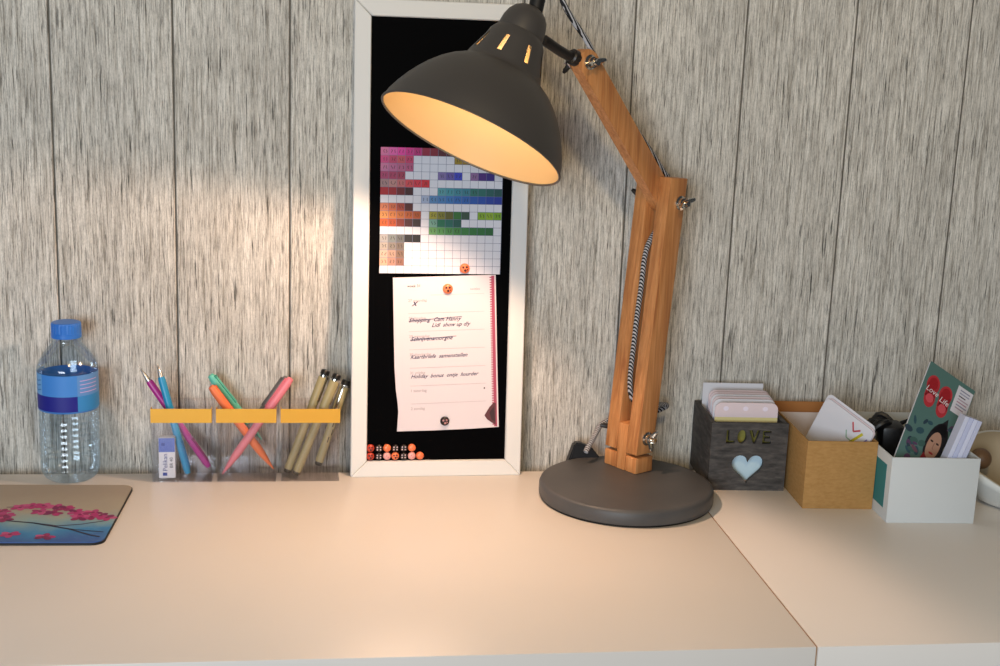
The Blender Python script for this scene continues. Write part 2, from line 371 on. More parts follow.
# ------------------------------------------------------------------ framed magnet board
FO = Vector((.0234, -.0187, 0)); fu = Vector((.99968, .0251, 0)); fv = Vector((-.0016, .0645, .9979))
FM = frame_m(FO, fu, fv); FW, FH, FB = .1858, .5045, .0174
fr = thing('magnet_board', FO + fu * FW / 2, 'tall white framed black magnet board leaning on the wall', 'board')
def mitre(p): return finish('frame_rail', bevel_all(bm_prism(p, -.013, 0), .0009), M['white'], fr, True, FM)
def bevel_all(bm, o):
    bmesh.ops.bevel(bm, geom=bm.edges[:], offset=o, segments=1, affect='EDGES'); return bm
e = .00015
mitre([(e, 0), (FW - e, 0), (FW - FB - e, FB), (FB + e, FB)]); mitre([(e, FH), (FB + e, FH - FB), (FW - FB - e, FH - FB), (FW - e, FH)])
mitre([(0, e), (FB, FB + e), (FB, FH - FB - e), (0, FH - e)]); mitre([(FW, e), (FW, FH - e), (FW - FB, FH - FB - e), (FW - FB, FB + e)])
box('black_panel', (FB - .003, FW - FB + .003, FB - .003, FH - FB + .003, -.010, -.0045), M['black'], fr, 0, FM)
PB = -.0045                                       # board face
# colour chart
CM = FM @ Matrix.Translation((.0285, .2215, PB + .0006)); CW, CH = .1300, .1325
ch = tag(finish('colour_chart', bm_prism([(0, 0), (CW - .0008, 0), (CW, CH), (.0002, CH)], -.0003, 0), M['paper'], None, False, CM), 'square-ruled paper with rows of coloured swatches on the black board', 'paper')
p = Print(); nc, nr_ = 15, 16; cw, rh = CW / (nc + .05), CH / nr_
rows = {0: (0, 'd884b0 e070b8 e650b0 dc3c9c cc2c8c a81c4c 98183c 6c1028 5c1030'), 1: (0, 'd85c98 d05480 d86c78 d85080'), 2: (0, 'd68cb0 d080a8 cc789c c86c94'), 3: (0, 'c45884 c05078 b84c6c'),
        4: (0, 'b89898 cc9c98 d48484 e06068 e0425a de3444'), 5: (0, 'c02434 b01c2c 84141f 561219'), 7: (0, 'e09470 d27c54 b4543c 6a261c'), 8: (0, 'e4a868 dc9454 d08444 c87438 be6a2c'),
        9: (0, 'd4742f c4642c 964630 643430 463230'), 11: (0, 'b0b0b0 8c9494 787c7c 343434 1c1a1a'), 12: (0, 'b8b0a8 989088 867c74'), 13: (0, 'd4bcac c0a494 947c6c'), 14: (0, 'e4bca4 c49c8c a47c6c')}
rows2 = [(1, 9, 'b09a2c a8902a a08828'), (3, 7, '9484b8 7c6cb4 4a54cc'), (3, 11, 'a07cac 5e2890 442494'), (5, 7, '68b0b8 56a8b4 4c9cac 4494a4 34867e 2c807a 247270 1c6464'),
         (6, 5, 'b8c4dc 6c9cc8 5a94c8 488cc8 3c80c4 3478c0 2c6cbc 2660b8 2050b0 1c44ac'), (8, 6, 'b0ac40 94922f 747428 3c843c 446450'), (8, 12, '98bc30 a0c034 90b82c'), (9, 6, '88b4a4 248464 207c70 1c6c60'), (10, 6, '7cb070 6caa66 5ca05c 549a54 489250 3c8a48 348444 307c44')]
for r, (c0, cs) in list(rows.items()) + [(r, (c0, cs)) for r, c0, cs in rows2]:
    for k, hx in enumerate(cs.split()):
        x = (c0 + k) * cw; y = CH - (r + 1) * rh; p.rect(x, y, x + cw, y + rh, [(int(hx[i:i+2], 16) / 255) ** 1.3 * .92 for i in (0, 2, 4)])
        if sum(int(hx[i:i+2], 16) for i in (0, 2, 4)) > 300 and k < 6:
            dk_ = '%02x%02x%02x' % tuple(int(int(hx[i:i+2], 16) * .45) for i in (0, 2, 4))
            for q in range(2):
                xx = x + cw * (.25 + .35 * q); yy = y + rh * .3
                pts = [(xx + random.uniform(0, .22) * cw, yy + t * rh * .14) for t in range(4)]; p.line(pts, .0007, dk_)
for i in range(1, nc + 1): p.rect(i * cw - .00018, .0, i * cw + .00018, CH, '646a88', .00015)
for j in range(1, nr_): p.rect(0, j * rh - .00018, CW - .0004, j * rh + .00018, '646a88', .00015)
p.build('swatch_print', CM, ch)
# weekly planner page
pc = [(.0430, .2168), (.1533, .2210), (.1568, .140), (.1610, .0538), (.130, .0520), (.090, .0505), (.0497, .0497), (.0508, .071), (.0500, .080), (.0478, .096), (.0460, .120), (.0445, .165)]
PM = FM @ Matrix.Translation((0, 0, PB + .0008))
pg = tag(finish('planner_page', bm_prism(pc, -.0004, .0002), M['paper2'], None, False, PM), 'torn weekly planner page with handwriting, red stitched edge on the right', 'paper')
UX = Vector((.1103, .0042)); UXn = UX.normalized(); rt = math.degrees(math.atan2(UX.y, UX.x))
def PQ(a, bb):       # a across 0..1, bb down 0..1 of the page
    tl, tr, bl, br = (Vector(q) for q in ((.0430, .2168), (.1533, .2210), (.0497, .0497), (.1610, .0538)))
    q = (tl.lerp(tr, a)).lerp(bl.lerp(br, a), bb); return q.x, q.y
p = Print()
p.text(*PQ(.135, .065), 'week 31', .0042, '2c2426', rot=rt, z=.0004); p.text(*PQ(.745, .093), 'notities', .0036, 'c98a94', rot=rt, z=.0004)
days = 'maandag dinsdag woensdag donderdag vrijdag zaterdag zondag'.split(); ys = [.14, .255, .372, .49, .61, .727, .845]
for i, (d_, y) in enumerate(zip(days, ys)):
    p.text(*PQ(.14, y + .018), '%d %s' % (27 + i if i < 5 else i - 4, d_), .0042, 'a89a9e', rot=rt, z=.0004)
    p.line([PQ(.14 if i else .36, y - .022), PQ(.88, y - .022)], .00035, 'b9abb0', .0004)
hand = [(.175, .185, 'x', .010), (.14, .290, 'Shopping  Cam Hanny', .0062), (.36, .325, 'Lidl  show up dly', .0060), (.15, .412, 'Schrijvenamorgne', .0063), (.145, .528, 'Kaartbriefe  samenstellen', .0060), (.145, .655, 'Holiday  bonus  ontje  huurder', .0058)]
for a, bb, s_, z_ in hand: p.text(*PQ(a, bb), s_, z_, '3c3658', shear=.45, offset=.012 * z_, rot=rt + .6, z=.0004)
p.line([PQ(.14, .282), PQ(.66, .262)], .0006, '4a4462', .0005); p.line([PQ(.15, .405), PQ(.60, .388)], .0006, '4a4462', .0005)
p.oval(*PQ(.865, .737), .0008, .0010, '201a20', .0004)
p.poly([PQ(.955, .005), PQ(.985, .005), PQ(.985, .995), PQ(.955, .995)], 'a8465e', .0004)
for i in range(62):
    y = .012 + i * .0158; p.poly([PQ(.938, y), PQ(.972, y), PQ(.972, y + .0075), PQ(.938, y + .0075)], 'a8465e', .00045)
p.poly([PQ(.86, .918), PQ(.91, .865), PQ(.955, .835), PQ(.975, .84), PQ(.97, .985), PQ(.93, .968), PQ(.885, .945)], '5c2f33', .0005)
p.poly([PQ(.91, .90), PQ(.955, .86), PQ(.965, .965), PQ(.93, .95)], '3c2224', .00055)
p.build('planner_print', PM, pg)
# magnets
def magnet(u_, v_, mt, spots, scol, label, group, rad=.0042, z=PB + .0003):
    mm = FM @ Matrix.Translation((u_, v_, z))
    o = thing('round_magnet', mm @ Vector((0, 0, 0)), label, 'magnet', group)
    lathe('magnet_body', [(0, 0), (rad, 0), (rad, .0016), (rad * .9, .0026), (rad * .62, .0034), (rad * .3, .0037), (0, .0038)], mt, o, mm, 20)
    if spots:
        pr = Print(); 
        for k, (a, b_, r_) in enumerate(spots): pr.oval(a * rad, b_ * rad, r_ * rad, r_ * rad, scol, .0039 - .0006 * (a * a + b_ * b_), n=10)
        pr.build('spot_print', mm, o)
S3 = [(-.35, .25, .24), (.35, .3, .24), (.05, -.35, .27), (.5, -.2, .14)]; S5 = [(-.4, .35, .2), (.4, .35, .2), (-.4, -.3, .2), (.4, -.3, .2)]
magnet(.1194, .2276, M['mag_orange'], S3, '3a0d06', 'orange spotted magnet on the swatch paper', 'magnets holding papers', .0054, PB + .0011)
magnet(.1016, .2055, M['mag_orange'], S3, '3a0d06', 'orange spotted magnet at the top of the planner page', 'magnets holding papers', .0054, PB + .0011)
magnet(.1013, .0610, M['mag_black'], S3, 'a87878', 'black magnet near the bottom of the planner page', 'magnets holding papers', .0050, PB + .0011)
ordn = ['first', 'second', 'third', 'fourth', 'fifth', 'sixth', 'seventh']
R1 = ['r', 'k', 'o', 'k', 'k', 'o']; R2 = ['r', 'k', 'p', 's', 'k', 'p', 'o']
kinds = {'r': ('mag_red', 'red', S3, '200604'), 'k': ('mag_black', 'black', S5, 'c9b0b0'), 'o': ('mag_orange', 'orange', [(.2, -.1, .12)], 'c85030'), 'p': ('mag_pink', 'pink', [(-.2, .2, .15), (.3, -.2, .15)], 'c06a70'), 's': ('mag_orange', 'black-spotted orange', S3, '300c06')}
for rn, (row, vy, nm) in enumerate(((R1, .0315, 'upper'), (R2, .0226, 'lower'))):
    for i, k in enumerate(row):
        mk, cn, spt, sc = kinds[k]
        magnet(.0213 + i * .00895, vy, M[mk], spt, sc, '%s magnet, %s from the left in the %s bottom row' % (cn, ordn[i], nm), 'magnets along the bottom of the board')

# ------------------------------------------------------------------ bottle
bx, by = -.2695, -.0095
bt = thing('water_bottle', (bx, by, 0), 'clear plastic water bottle with blue cap and blue label', 'bottle')
prof = [(.0, .004), (.012, .003), (.0185, .0004), (.0225, .0002), (.0262, .003), (.0292, .0085), (.0300, .0135)]
z = .0135
for i in range(9):
    prof += [(.0292, z + .0012), (.0292, z + .0030), (.0301, z + .0045), (.0301, z + .0062)]; z += .0066
prof += [(.0296, .0745), (.0300, .0770), (.0300, .119), (.0308, .1205), (.0304, .1235), (.0280, .1300), (.0240, .1370), (.0195, .1430), (.0160, .1470), (.0145, .1495), (.0142, .1515), (.0165, .1520), (.0165, .1535), (.0140, .1540), (.0140, .1600)]
BMx = Matrix.Translation((bx, by, 0)) @ Matrix.Diagonal((1, 1, .977, 1))
lathe('bottle_body', prof, M['pet'], bt, BMx, 56)
cp = [(0, .1548), (.0150, .1548), (.0152, .1556), (.0152, .1590), (.0148, .1594), (.0148, .1600), (.0150, .1602), (.0150, .1690), (.0145, .1706), (.0130, .1712), (0, .1714)]
bm = bm_lathe(cp, 60)
for v in bm.verts:
    if .1598 < v.co.z < .1695 and v.co.xy.length > .0149:
        a = round(math.atan2(v.co.y, v.co.x) / (2 * math.pi / 60))
        if a % 2: v.co.x *= .975; v.co.y *= .975
finish('cap', bm, M['blue_cap'], bt, False, BMx)
mt = mat('bottle_label_film', '3f7cc8', .3)
lb = lathe('label', [(.0303, .0785), (.0305, .0788), (.0305, .1165), (.0303, .1168)], mt, bt, BMx, 72)
pr_v = []; pr_f = []; pr_c = []
def wrap(a0, a1, z0, z1, col, rr=.03058, wav=0):
    k = max(2, int(abs(a1 - a0) / 5)); i0 = len(pr_v)
    for i in range(k + 1):
        a = R_(a0 + (a1 - a0) * i / k); dz = wav * math.sin(i * 1.3)
        pr_v.extend([(bx + rr * math.cos(a), by + rr * math.sin(a), z0 + dz), (bx + rr * math.cos(a), by + rr * math.sin(a), z1 + dz)])
    for i in range(k): pr_f.append([i0 + 2 * i, i0 + 2 * i + 2, i0 + 2 * i + 3, i0 + 2 * i + 1]); pr_c.append(lin(col))
wrap(150, 298, .0785, .0945, '161a86'); wrap(298, 380, .0785, .0945, '2f86c8'); wrap(225, 298, .0945, .1165, '3f86d6'); wrap(150, 225, .0945, .1165, '6aa4da')
for i, zz in enumerate((.099, .104, .109)): wrap(165, 222, zz, zz + .0012, '3c78b8', .0307, .0008)
wrap(298, 375, .0945, .1165, '5a90d0')
for i, zz in enumerate((.098, .102, .106, .110)): wrap(303, 345, zz, zz + .0009, 'b9a6dc', .0307)
me = bpy.data.meshes.new('label_print'); me.from_pydata(pr_v, [], pr_f); at = me.color_attributes.new('ink', 'FLOAT_COLOR', 'CORNER')
for p_, c_ in zip(me.polygons, pr_c):
    for li in p_.loop_indices: at.data[li].color = c_
link('label_print', me, ink, lb, True)

# ------------------------------------------------------------------ pen cups
cw_, cd_, chh = .0610, .0450, .0800
def make_cup(x):
    c = thing('pen_cup', (x + cw_ / 2, -.0085, 0), '', 'pen cup', 'clear pen cups with gold bands')
    y0, y1, t = -.0310, -.0310 + cd_, .0016
    zc = .0004
    box('front_wall', (x, x + cw_, y0, y0 + t, zc, chh), M['acrylic'], c)
    box('back_wall', (x, x + cw_, y1 - t, y1, zc, chh), M['acrylic'], c)
    box('side_wall', (x, x + t, y0 + t, y1 - t, zc, chh), M['acrylic'], c)
    box('side_wall', (x + cw_ - t, x + cw_, y0 + t, y1 - t, zc, chh), M['acrylic'], c)
    box('cup_bottom', (x + t, x + cw_ - t, y0 + t, y1 - t, zc, .0022), M['acrylic'], c)
    s = curve_band(x - .0006, x + cw_ + .0006, y0 - .0006, y0 + .008)
    finish('gold_band', s, M['gold'], c, True)
    return c
def curve_band(x0, x1, y0, y1):
    th = .0006; po = [(x0, y1), (x0, y0), (x1, y0), (x1, y1), (x1 - th, y1), (x1 - th, y0 + th), (x0 + th, y0 + th), (x0 + th, y1)]
    return bm_prism(po, .0652, .0803)
cup = make_cup(-.1832); cup['label'] = 'clear gold-banded cup with the eraser and two thin pencils'
for x, lab in ((-.1166, 'clear gold-banded cup with teal, orange, grey and pink pens'), (-.0500, 'clear gold-banded cup with three olive fineliners, nearest the frame')):
    c2 = copy_tree(cup); c2.location.x = x + cw_ / 2; c2['label'] = lab
# eraser
ER = rotz((-.1772, -.0250, .0024), 2)
er = thing('eraser', (-.1690, -.0225, .0024), 'white eraser in a blue-topped sleeve standing in the left cup', 'eraser')
box('rubber_block', (.0004, .0166, .0004, .0092, 0, .034), mat('eraser_white', 'e8e8e6', .7), er, .0008, ER)
sv = box('sleeve', (0, .0170, 0, .0096, .0005, .0445), mat('eraser_sleeve', 'e2e4ea', .5), er, .0006, ER)
p = Print(); EM = ER @ frame_m((0, -.0001, .0005), (1, 0, 0), (0, 0, 1))
p.rect(.0003, .0285, .0167, .0437, '5b74c4', .00005); p.rect(.0030, .0355, .0065, .0385, '2f479c', .0001)
p.text(.0088, .0075, 'Pelikan', .0068, '28408e', rot=90, z=.0001); p.text(.0145, .0110, 'BR 40', .0048, '3a3f55', rot=90, z=.0001); p.rect(.0040, .0025, .0085, .0060, '2f479c', .0001)
p.build('sleeve_print', EM, sv)

def pen(name, a, b_, label, cat, group, parts):
    a = Vector(a); b_ = Vector(b_); o = thing(name, a, label, cat, group); mm = axis_m(a, b_)
    for nm, pf, mt_ in parts: lathe(nm, pf, mt_, o, mm, 20)
    L = (b_ - a).length; return o, mm, L
def clipbar(o, mm, z0, z1, r, mt_, ang):
    tc_ = mm.to_3x3().inverted() @ (cam_o.location - mm.translation); ang = math.degrees(math.atan2(tc_.y, tc_.x)) + ang
    mr = mm @ Matrix.Rotation(R_(ang), 4, 'Z')
    box('clip', (r, r + .0012, -.0014, .0014, z0, z1), mt_, o, .0004, mr)
    box('clip_root', (r - .0015, r + .0012, -.0014, .0014, z1 - .003, z1), mt_, o, 0, mr)
silver = mat('pencil_tip_silver', 'b9b4ae', .3, .8)
for nm, a, b_, tip, col, col2, lab in (('mechanical_pencil', (-.1270, -.0080, .0095), (-.1893, .0040, .1010), (-.2035, .0050, .1137), 'b3248c', '8c1c6c', 'magenta mechanical pencil leaning left in the cup with the eraser'),
                                     ('mechanical_pencil', (-.1478, -.0195, .0060), (-.1758, -.0040, .1074), (-.1782, -.0030, .1223), '2090c0', '1a78b0', 'blue mechanical pencil in the cup with the eraser')):
    L = (Vector(b_) - Vector(a)).length; LT = L + (Vector(tip) - Vector(b_)).length; r = .0039
    o, mm, _ = pen(nm, a, b_, lab, 'pencil', 'mechanical pencils',
        [('barrel', [(0, 0), (r * .7, 0), (r * .8, .003), (r, .006), (r, L - .003), (r * .85, L), (0, L)], mat(col + '_barrel', col, .35)),
         ('tip', [(r * .8, L - .001), (r * .62, L + .004), (r * .25, L + (LT - L) * .75), (.0005, L + (LT - L) * .8), (.0004, LT), (0, LT)], silver)])
    clipbar(o, mm, .006, .036, r, mat(col2 + '_clip', col2, .3), 40)
def felt(a, b_, col, lab, clipcol, ang):
    L = (Vector(b_) - Vector(a)).length; r = .0044
    o, mm, _ = pen('ballpoint_pen', a, b_, lab, 'pen', 'coloured ballpoint pens',
        [('barrel', [(0, 0), (.0006, 0), (.001, .003), (.0026, .012), (r * .9, .022), (r, .030), (r, L * .62), (r * 1.04, L * .63), (r * 1.04, L - .008), (r * .8, L - .001), (r * .5, L), (0, L)], mat(col + '_pen', col, .45))])
    clipbar(o, mm, L - .040, L - .003, r * 1.02, mat(clipcol + '_pen_clip', clipcol, .4), ang)
felt((-.0718, .0060, .0350), (-.1263, .0080, .1068), '62c2ac', 'teal pen leaning left behind the orange pen', '52b29c', 50)
felt((-.0590, -.0090, .0073), (-.1240, -.0105, .0994), 'f07a48', 'orange pen leaning left in the middle cup', 'e06838', 130)
felt((-.0989, -.0020, .0285), (-.0450, .0020, .1064), '6e6d6d', 'grey pen leaning right behind the pink pen', '5c5b5b', -60)
felt((-.1120, -.0220, .0060), (-.0403, -.0160, .1099), 'e27f8c', 'pink pen leaning right in the middle cup', 'd8707e', -70)
ol = mat('olive_barrel', '9a8f68', .45); olk = mat('black_pen_end', '151312', .35)
for a, b_, lab, ang in (((-.0445, -.0140, .0050), (-.0037, -.0060, .1163), 'olive fineliner with chrome clip, leftmost of three in the right cup', 45), ((-.0352, -.0225, .0050), (.0085, -.0130, .1135), 'olive fineliner, middle of three in the right cup', 120), ((-.0115, -.0040, .0096), (.0182, .0050, .1023), 'olive fineliner, nearest the frame in the right cup', -15)):
    L = (Vector(b_) - Vector(a)).length; r = .0048
    o, mm, _ = pen('fineliner', a, b_, lab, 'pen', 'olive fineliners',
        [('barrel', [(0, .004), (r * .9, .004), (r * .95, .0075), (r * .95, L - .038), (0, L - .038)], ol), ('end_plug', [(0, 0), (r * .7, 0), (r * .86, .0015), (r * .86, .0042), (0, .0042)], olk),
         ('pen_cap', [(0, L - .039), (r * 1.05, L - .039), (r * 1.08, L - .008), (r * 1.02, L - .0075), (0, L - .0075)], ol), ('cap_end', [(0, L - .008), (r * 1.0, L - .008), (r * .98, L - .001), (r * .8, L), (0, L)], olk),
         ('cap_ring', [(r * 1.09, L - .0075), (r * 1.10, L - .006), (r * 1.06, L - .005), (r * 1.0, L - .0055)], M['chrome'])])
    clipbar(o, mm, L - .034, L - .006, r * 1.1, M['chrome'], ang)
    p = Print()
    pv = [(r * .96 * math.cos(R_(q)), r * .96 * math.sin(R_(q))) for q in (0, 1)]
    for k in range(4):
        mr = mm @ Matrix.Rotation(R_(ang + 195 + 22 * (k % 2)), 4, 'Z')
        box('barrel_mark', (r * .93, r * .965, -.0005, .0005, L * .28 + k * .009, L * .28 + k * .009 + .0065), olk, o, 0, mr)

# ------------------------------------------------------------------ mouse pad
PMx = rotz((-.2040, -.2072, 0), -1.6) @ Matrix.Translation((-.30, 0, 0))
pad = thing('mouse_pad', (-.35, -.12, 0), 'mouse pad printed with pink blossoms at the left desk corner', 'mouse pad')
pw, ph = .30, .1610
finish('pad_base', bm_prism(rrect(pw, ph, .011), 0, .0022), M['rubber'], pad, False, PMx)
mt = mat('pad_print', 'b8a890', .6); n = N(mt); tc = n.n('ShaderNodeTexCoord'); sx = n.n('ShaderNodeSeparateXYZ'); n.l(tc.outputs['Object'], sx.inputs[0])
mr = n.n('ShaderNodeMapRange'); mr.inputs['From Min'].default_value = -.207; mr.inputs['From Max'].default_value = -.045; n.l(sx.outputs[1], mr.inputs[0])
nz = n.noise(n.coord((28, 20, 1)), 1, 3); ad = n.n('ShaderNodeMath', operation='MULTIPLY_ADD'); ad.inputs[1].default_value = .34; n.l(nz, ad.inputs[0]); n.l(mr.outputs[0], ad.inputs[2])
c = n.ramp(ad.outputs[0], [(.20, lin('3b5fa0')), (.36, lin('3f86b8')), (.52, lin('8aa6a8')), (.72, lin('a9a08e')), (1, lin('a09484'))])
n.l(c, n.b.inputs['Base Color'])
finish('pad_top', bm_prism(rrect(pw - .0016, ph - .0016, .0105), .0022, .0030), mt, pad, False, PMx @ Matrix.Translation((.0008, .0008, 0)))
p = Print(); random.seed(11)
p.line([(.205 - .10, .062), (.19, .058), (.225, .050), (.262, .034), (.285, .018), (.294, .014)], .0022, '2a2438')
p.line([(.225, .050), (.25, .042), (.27, .046), (.292, .056)], .0016, '3a3048'); p.line([(.262, .034), (.277, .030), (.295, .026)], .0014, '2a2438'); p.line([(.19, .093), (.215, .094), (.24, .098)], .0014, '3a2036')
for cx, cy in ((.170, .072), (.188, .080), (.195, .070), (.203, .092), (.213, .096), (.224, .097), (.236, .094), (.246, .090), (.238, .076), (.258, .080), (.264, .072), (.266, .063), (.276, .066), (.284, .069), (.291, .064), (.275, .078), (.196, .060), (.225, .080), (.212, .020), (.245, .014), (.16, .085), (.15, .06), (.13, .07)):
    for k in range(5):
        a = k * 72 + random.uniform(-20, 20); rr = .0048
        p.oval(cx + rr * math.cos(R_(a)) * 1.1, cy + rr * math.sin(R_(a)) * .9, .0046, .0032, random.choice(['b02c70', '94245c', 'c05084', '7c2456', 'b03c78']), .0002 + .00002 * k, a)
    p.oval(cx, cy, .0018, .0018, '7c1c48', .0004)
p.build('pad_blossom_print', PMx @ Matrix.Translation((0, 0, .0030)), pad)

# ------------------------------------------------------------------ love box
BR = -3.5
LB = rotz((.4060, -.0675, 0), BR); LWd, LDp, LHt, th = .0838, .092, .0755, .0050
lv = thing('love_box', LB @ Vector((LWd / 2, LDp / 2, 0)), 'charcoal wooden box with cut-out LOVE lettering and heart, full of cards', 'box')
heart = []
for i in range(40):
    t = 2 * math.pi * i / 40; x = 16 * math.sin(t) ** 3; y = 13 * math.cos(t) - 5 * math.cos(2 * t) - 2 * math.cos(3 * t) - math.cos(4 * t)
    heart.append((LWd * .50 + x * .00108, .0262 + y * .00112))
def L_(x, y, w_, h_): s_ = w_ * .32; return [(x, y), (x + w_, y), (x + w_, y + s_), (x + s_, y + s_), (x + s_, y + h_), (x, y + h_)]
def V_(x, y, w_, h_): s_ = w_ * .30; return [(x, y + h_), (x + s_, y + h_), (x + w_ / 2, y + h_ * .42), (x + w_ - s_, y + h_), (x + w_, y + h_), (x + w_ * .60, y), (x + w_ * .40, y)]
def E_(x, y, w_, h_):
    s_ = w_ * .30; q = h_ * .18
    return [(x, y), (x + w_, y), (x + w_, y + q), (x + s_, y + q), (x + s_, y + h_ * .41), (x + w_ * .85, y + h_ * .41), (x + w_ * .85, y + h_ * .59), (x + s_, y + h_ * .59), (x + s_, y + h_ - q), (x + w_, y + h_ - q), (x + w_, y + h_), (x, y + h_)]
O_ = [(.0335 + .0050 * math.cos(2 * math.pi * i / 24), .0602 + .0076 * math.sin(2 * math.pi * i / 24)) for i in range(24)]
me = curve_mesh([[(0, 0), (LWd, 0), (LWd, LHt), (0, LHt)], heart, L_(.0165, .0528, .0095, .0146), O_, V_(.0410, .0528, .0125, .0150), E_(.0560, .0528, .0095, .0146)], th)
me.transform(LB @ frame_m((0, th / 2, 0), (1, 0, 0), (0, 0, 1)))
link('front_panel', me, M['lovewood'], lv)
box('back_panel', (0, LWd, LDp - th, LDp, 0, LHt), M['lovewood'], lv, .0008, LB)
box('side_panel', (0, th, th, LDp - th, 0, LHt), M['lovewood'], lv, .0008, LB)
box('side_panel', (LWd - th, LWd, th, LDp - th, 0, LHt), M['lovewood'], lv, .0008, LB)
box('bottom_panel', (th, LWd - th, th, LDp - th, 0, .004), M['lovewood'], lv, 0, LB)
def plain_card(name, mm, w_, h_, r_, mt_, t, label, group, corners=(1, 1, 1, 1)):
    return tag(finish(name, bm_prism(rrect(w_, h_, r_, 5, corners), 0, t), mt_, None, False, mm), label, 'card', group)
cards = [(.0125, .0900, 'cardpink', 'front pastel card with yellow stripe and white dots, in the LOVE box'), (.0255, .0905, 'card', 'second pastel card from the front in the LOVE box'), (.0345, .0908, 'cardpink', 'third pastel card from the front in the LOVE box'),
         (.0440, .0908, 'card', 'fourth pastel card from the front in the LOVE box'), (.0540, .0906, 'cardpink', 'fifth pastel card from the front in the LOVE box'), (.0640, .0905, 'cardpink', 'rearmost round-cornered pastel card in the LOVE box')]
for i, (ly, h_, mk, lab) in enumerate(cards):
    mm = LB @ frame_m((.0055 + .0009 * i, ly, .0042), (1, 0, 0), (0, .03, 1))
    cobj = plain_card('index_card', mm, .0690, h_, .0075, M[mk], .0009, lab, 'cards in the love box')
    if i == 0:
        p = Print(); zf = .00098
        p.rect(.0001, .0640, .0689, .0740, 'd6c98e', zf); p.rect(.0001, .044, .0689, .064, '8f8638', zf); p.rect(.0001, .004, .0689, .044, 'c2dbe8', zf)
        for k in range(3): p.oval(.012 + k * .0215, .0835, .0030, .0026, 'e6dcec', zf)
        p.build('card_print', mm, cobj)
plain_card('white_card', LB @ frame_m((.0068, .0805, .0042), (1, 0, 0), (0, .03, 1)), .0690, .0945, .001, M['paper'], .0012, 'plain square-cornered white card at the back of the LOVE box', 'cards in the love box')

# ------------------------------------------------------------------ kraft box
KB = rotz((.4905, -.1278, 0), BR); KW, KD, KH, kt = .0745, .143, .0735, .0015
kb = thing('cardboard_box', KB @ Vector((KW / 2, KD / 2, 0)), 'open brown cardboard box between the LOVE box and white box', 'box')
box('front_panel', (0, KW, 0, kt, 0, KH), M['kraft'], kb, .0003, KB); box('back_panel', (0, KW, KD - kt, KD, 0, KH + .004), M['kraft_in'], kb, .0003, KB)
box('side_panel', (0, kt, kt, KD - kt, 0, KH), M['kraft'], kb, .0003, KB); box('side_panel', (KW - kt, KW, kt, KD - kt, 0, KH), M['kraft'], kb, .0003, KB)
box('bottom_panel', (kt, KW - kt, kt, KD - kt, 0, kt), M['kraft'], kb, 0, KB); box('liner', (kt, KW - kt, KD - kt - .006, KD - kt - .0052, kt, KH - .007), M['liner'], kb, 0, KB)
KTL = Vector((.5313, -.070, .1049)); KTR = Vector((.564, -.126, .0814)); kd = Vector((-.3072, .2091, -.9284)); ku = (KTR - KTL).normalized()
kn = ku.cross(-kd).normalized()
for i, (du, dd, lab) in enumerate(((0, 0, 'front white card with coloured corner lines in the cardboard box'), (.0, -.0012, 'middle white card leaning in the cardboard box'), (-.0030, -.0036, 'rear white card leaning in the cardboard box'))):
    o_ = KTL + ku * du + kd * (.0785 + dd) - kn * (.0022 * i)
    mm = frame_m(o_, ku, -kd)
    cc = plain_card('white_card', mm, .0680, .0785, .0060, M['card'] if i != 1 else M['cardpink'], .0010, lab, 'cards in the cardboard box')
    if i == 0:
        p = Print(); zf = .0011
        p.line([(.0405, .0735), (.046, .0650), (.0530, .0705)], .0018, 'c0444c', zf); p.line([(.0500, .0560), (.0570, .0690)], .0030, 'c8bc2c', zf); p.line([(.0440, .0450), (.0500, .0560)], .0030, '9a9a30', zf)
        p.line([(.0590, .0560), (.0645, .0670)], .0012, '6a62b8', zf); p.line([(.038, .062), (.042, .055), (.048, .055)], .0014, '8fb09a', zf)
        p.build('card_print', mm, cc)

# ------------------------------------------------------------------ white box and what it holds
WB = rotz((.5632, -.1718, 0), BR); WW, WD, WH, wt = .0918, .172, .0695, .0016
wb = thing('white_box', WB @ Vector((WW / 2, WD / 2, 0)), 'open white cardboard box with a teal stripe on its side', 'box')
box('front_panel', (0, WW, 0, wt, 0, WH), M['boxwhite'], wb, .0004, WB); box('back_panel', (0, WW, WD - wt, WD, 0, WH), M['boxwhite'], wb, .0004, WB)
s1 = box('side_panel', (0, wt, wt, WD - wt, 0, WH), M['boxwhite'], wb, .0004, WB); box('side_panel', (WW - wt, WW, wt, WD - wt, 0, WH), M['boxwhite'], wb, .0004, WB)
box('bottom_panel', (wt, WW - wt, wt, WD - wt, 0, wt), M['boxwhite'], wb, 0, WB)
box('teal_stripe', (-.0002, .0001, .012, .150, .012, .058), M['teal'], s1, 0, WB)
TL = Vector((.6291, -.1000, .1525)); TR = Vector((.6831, -.0985, .1190)); bd = Vector((-.465, -.4451, -.7653)).normalized(); bu_ = (TR - TL).normalized(); BH, BW = .132, .0635
BM_ = frame_m(TL + bd * BH, bu_, -bd)
bk = thing('booklet', TL + bd * BH, 'green booklet with two red shoes and a face, in the white box', 'booklet')
finish('pages', bm_prism(rrect(BW - .0006, BH - .0006, .0008, 2), -.0022, -.0003), M['paper'], bk, False, BM_)
finish('cover', bm_prism(rrect(BW, BH, .0008, 2), -.0003, 0), mat('green_cover', '567670', .4), bk, False, BM_)
p = Print()
def sole(cx, cy, rot, col1, col2):
    p.oval(cx, cy + .0075, .0085, .0105, col1, .0001, rot); p.oval(cx + .0012, cy - .0085, .0072, .0098, col1, .0001, rot); p.rect(cx - .0066, cy - .008, cx + .0076, cy + .008, col1, .0001)
    p.oval(cx, cy + .0085, .0058, .0070, col2, .00015, rot); p.oval(cx + .0012, cy - .0080, .0050, .0050, 'd0525c', .00015, rot)
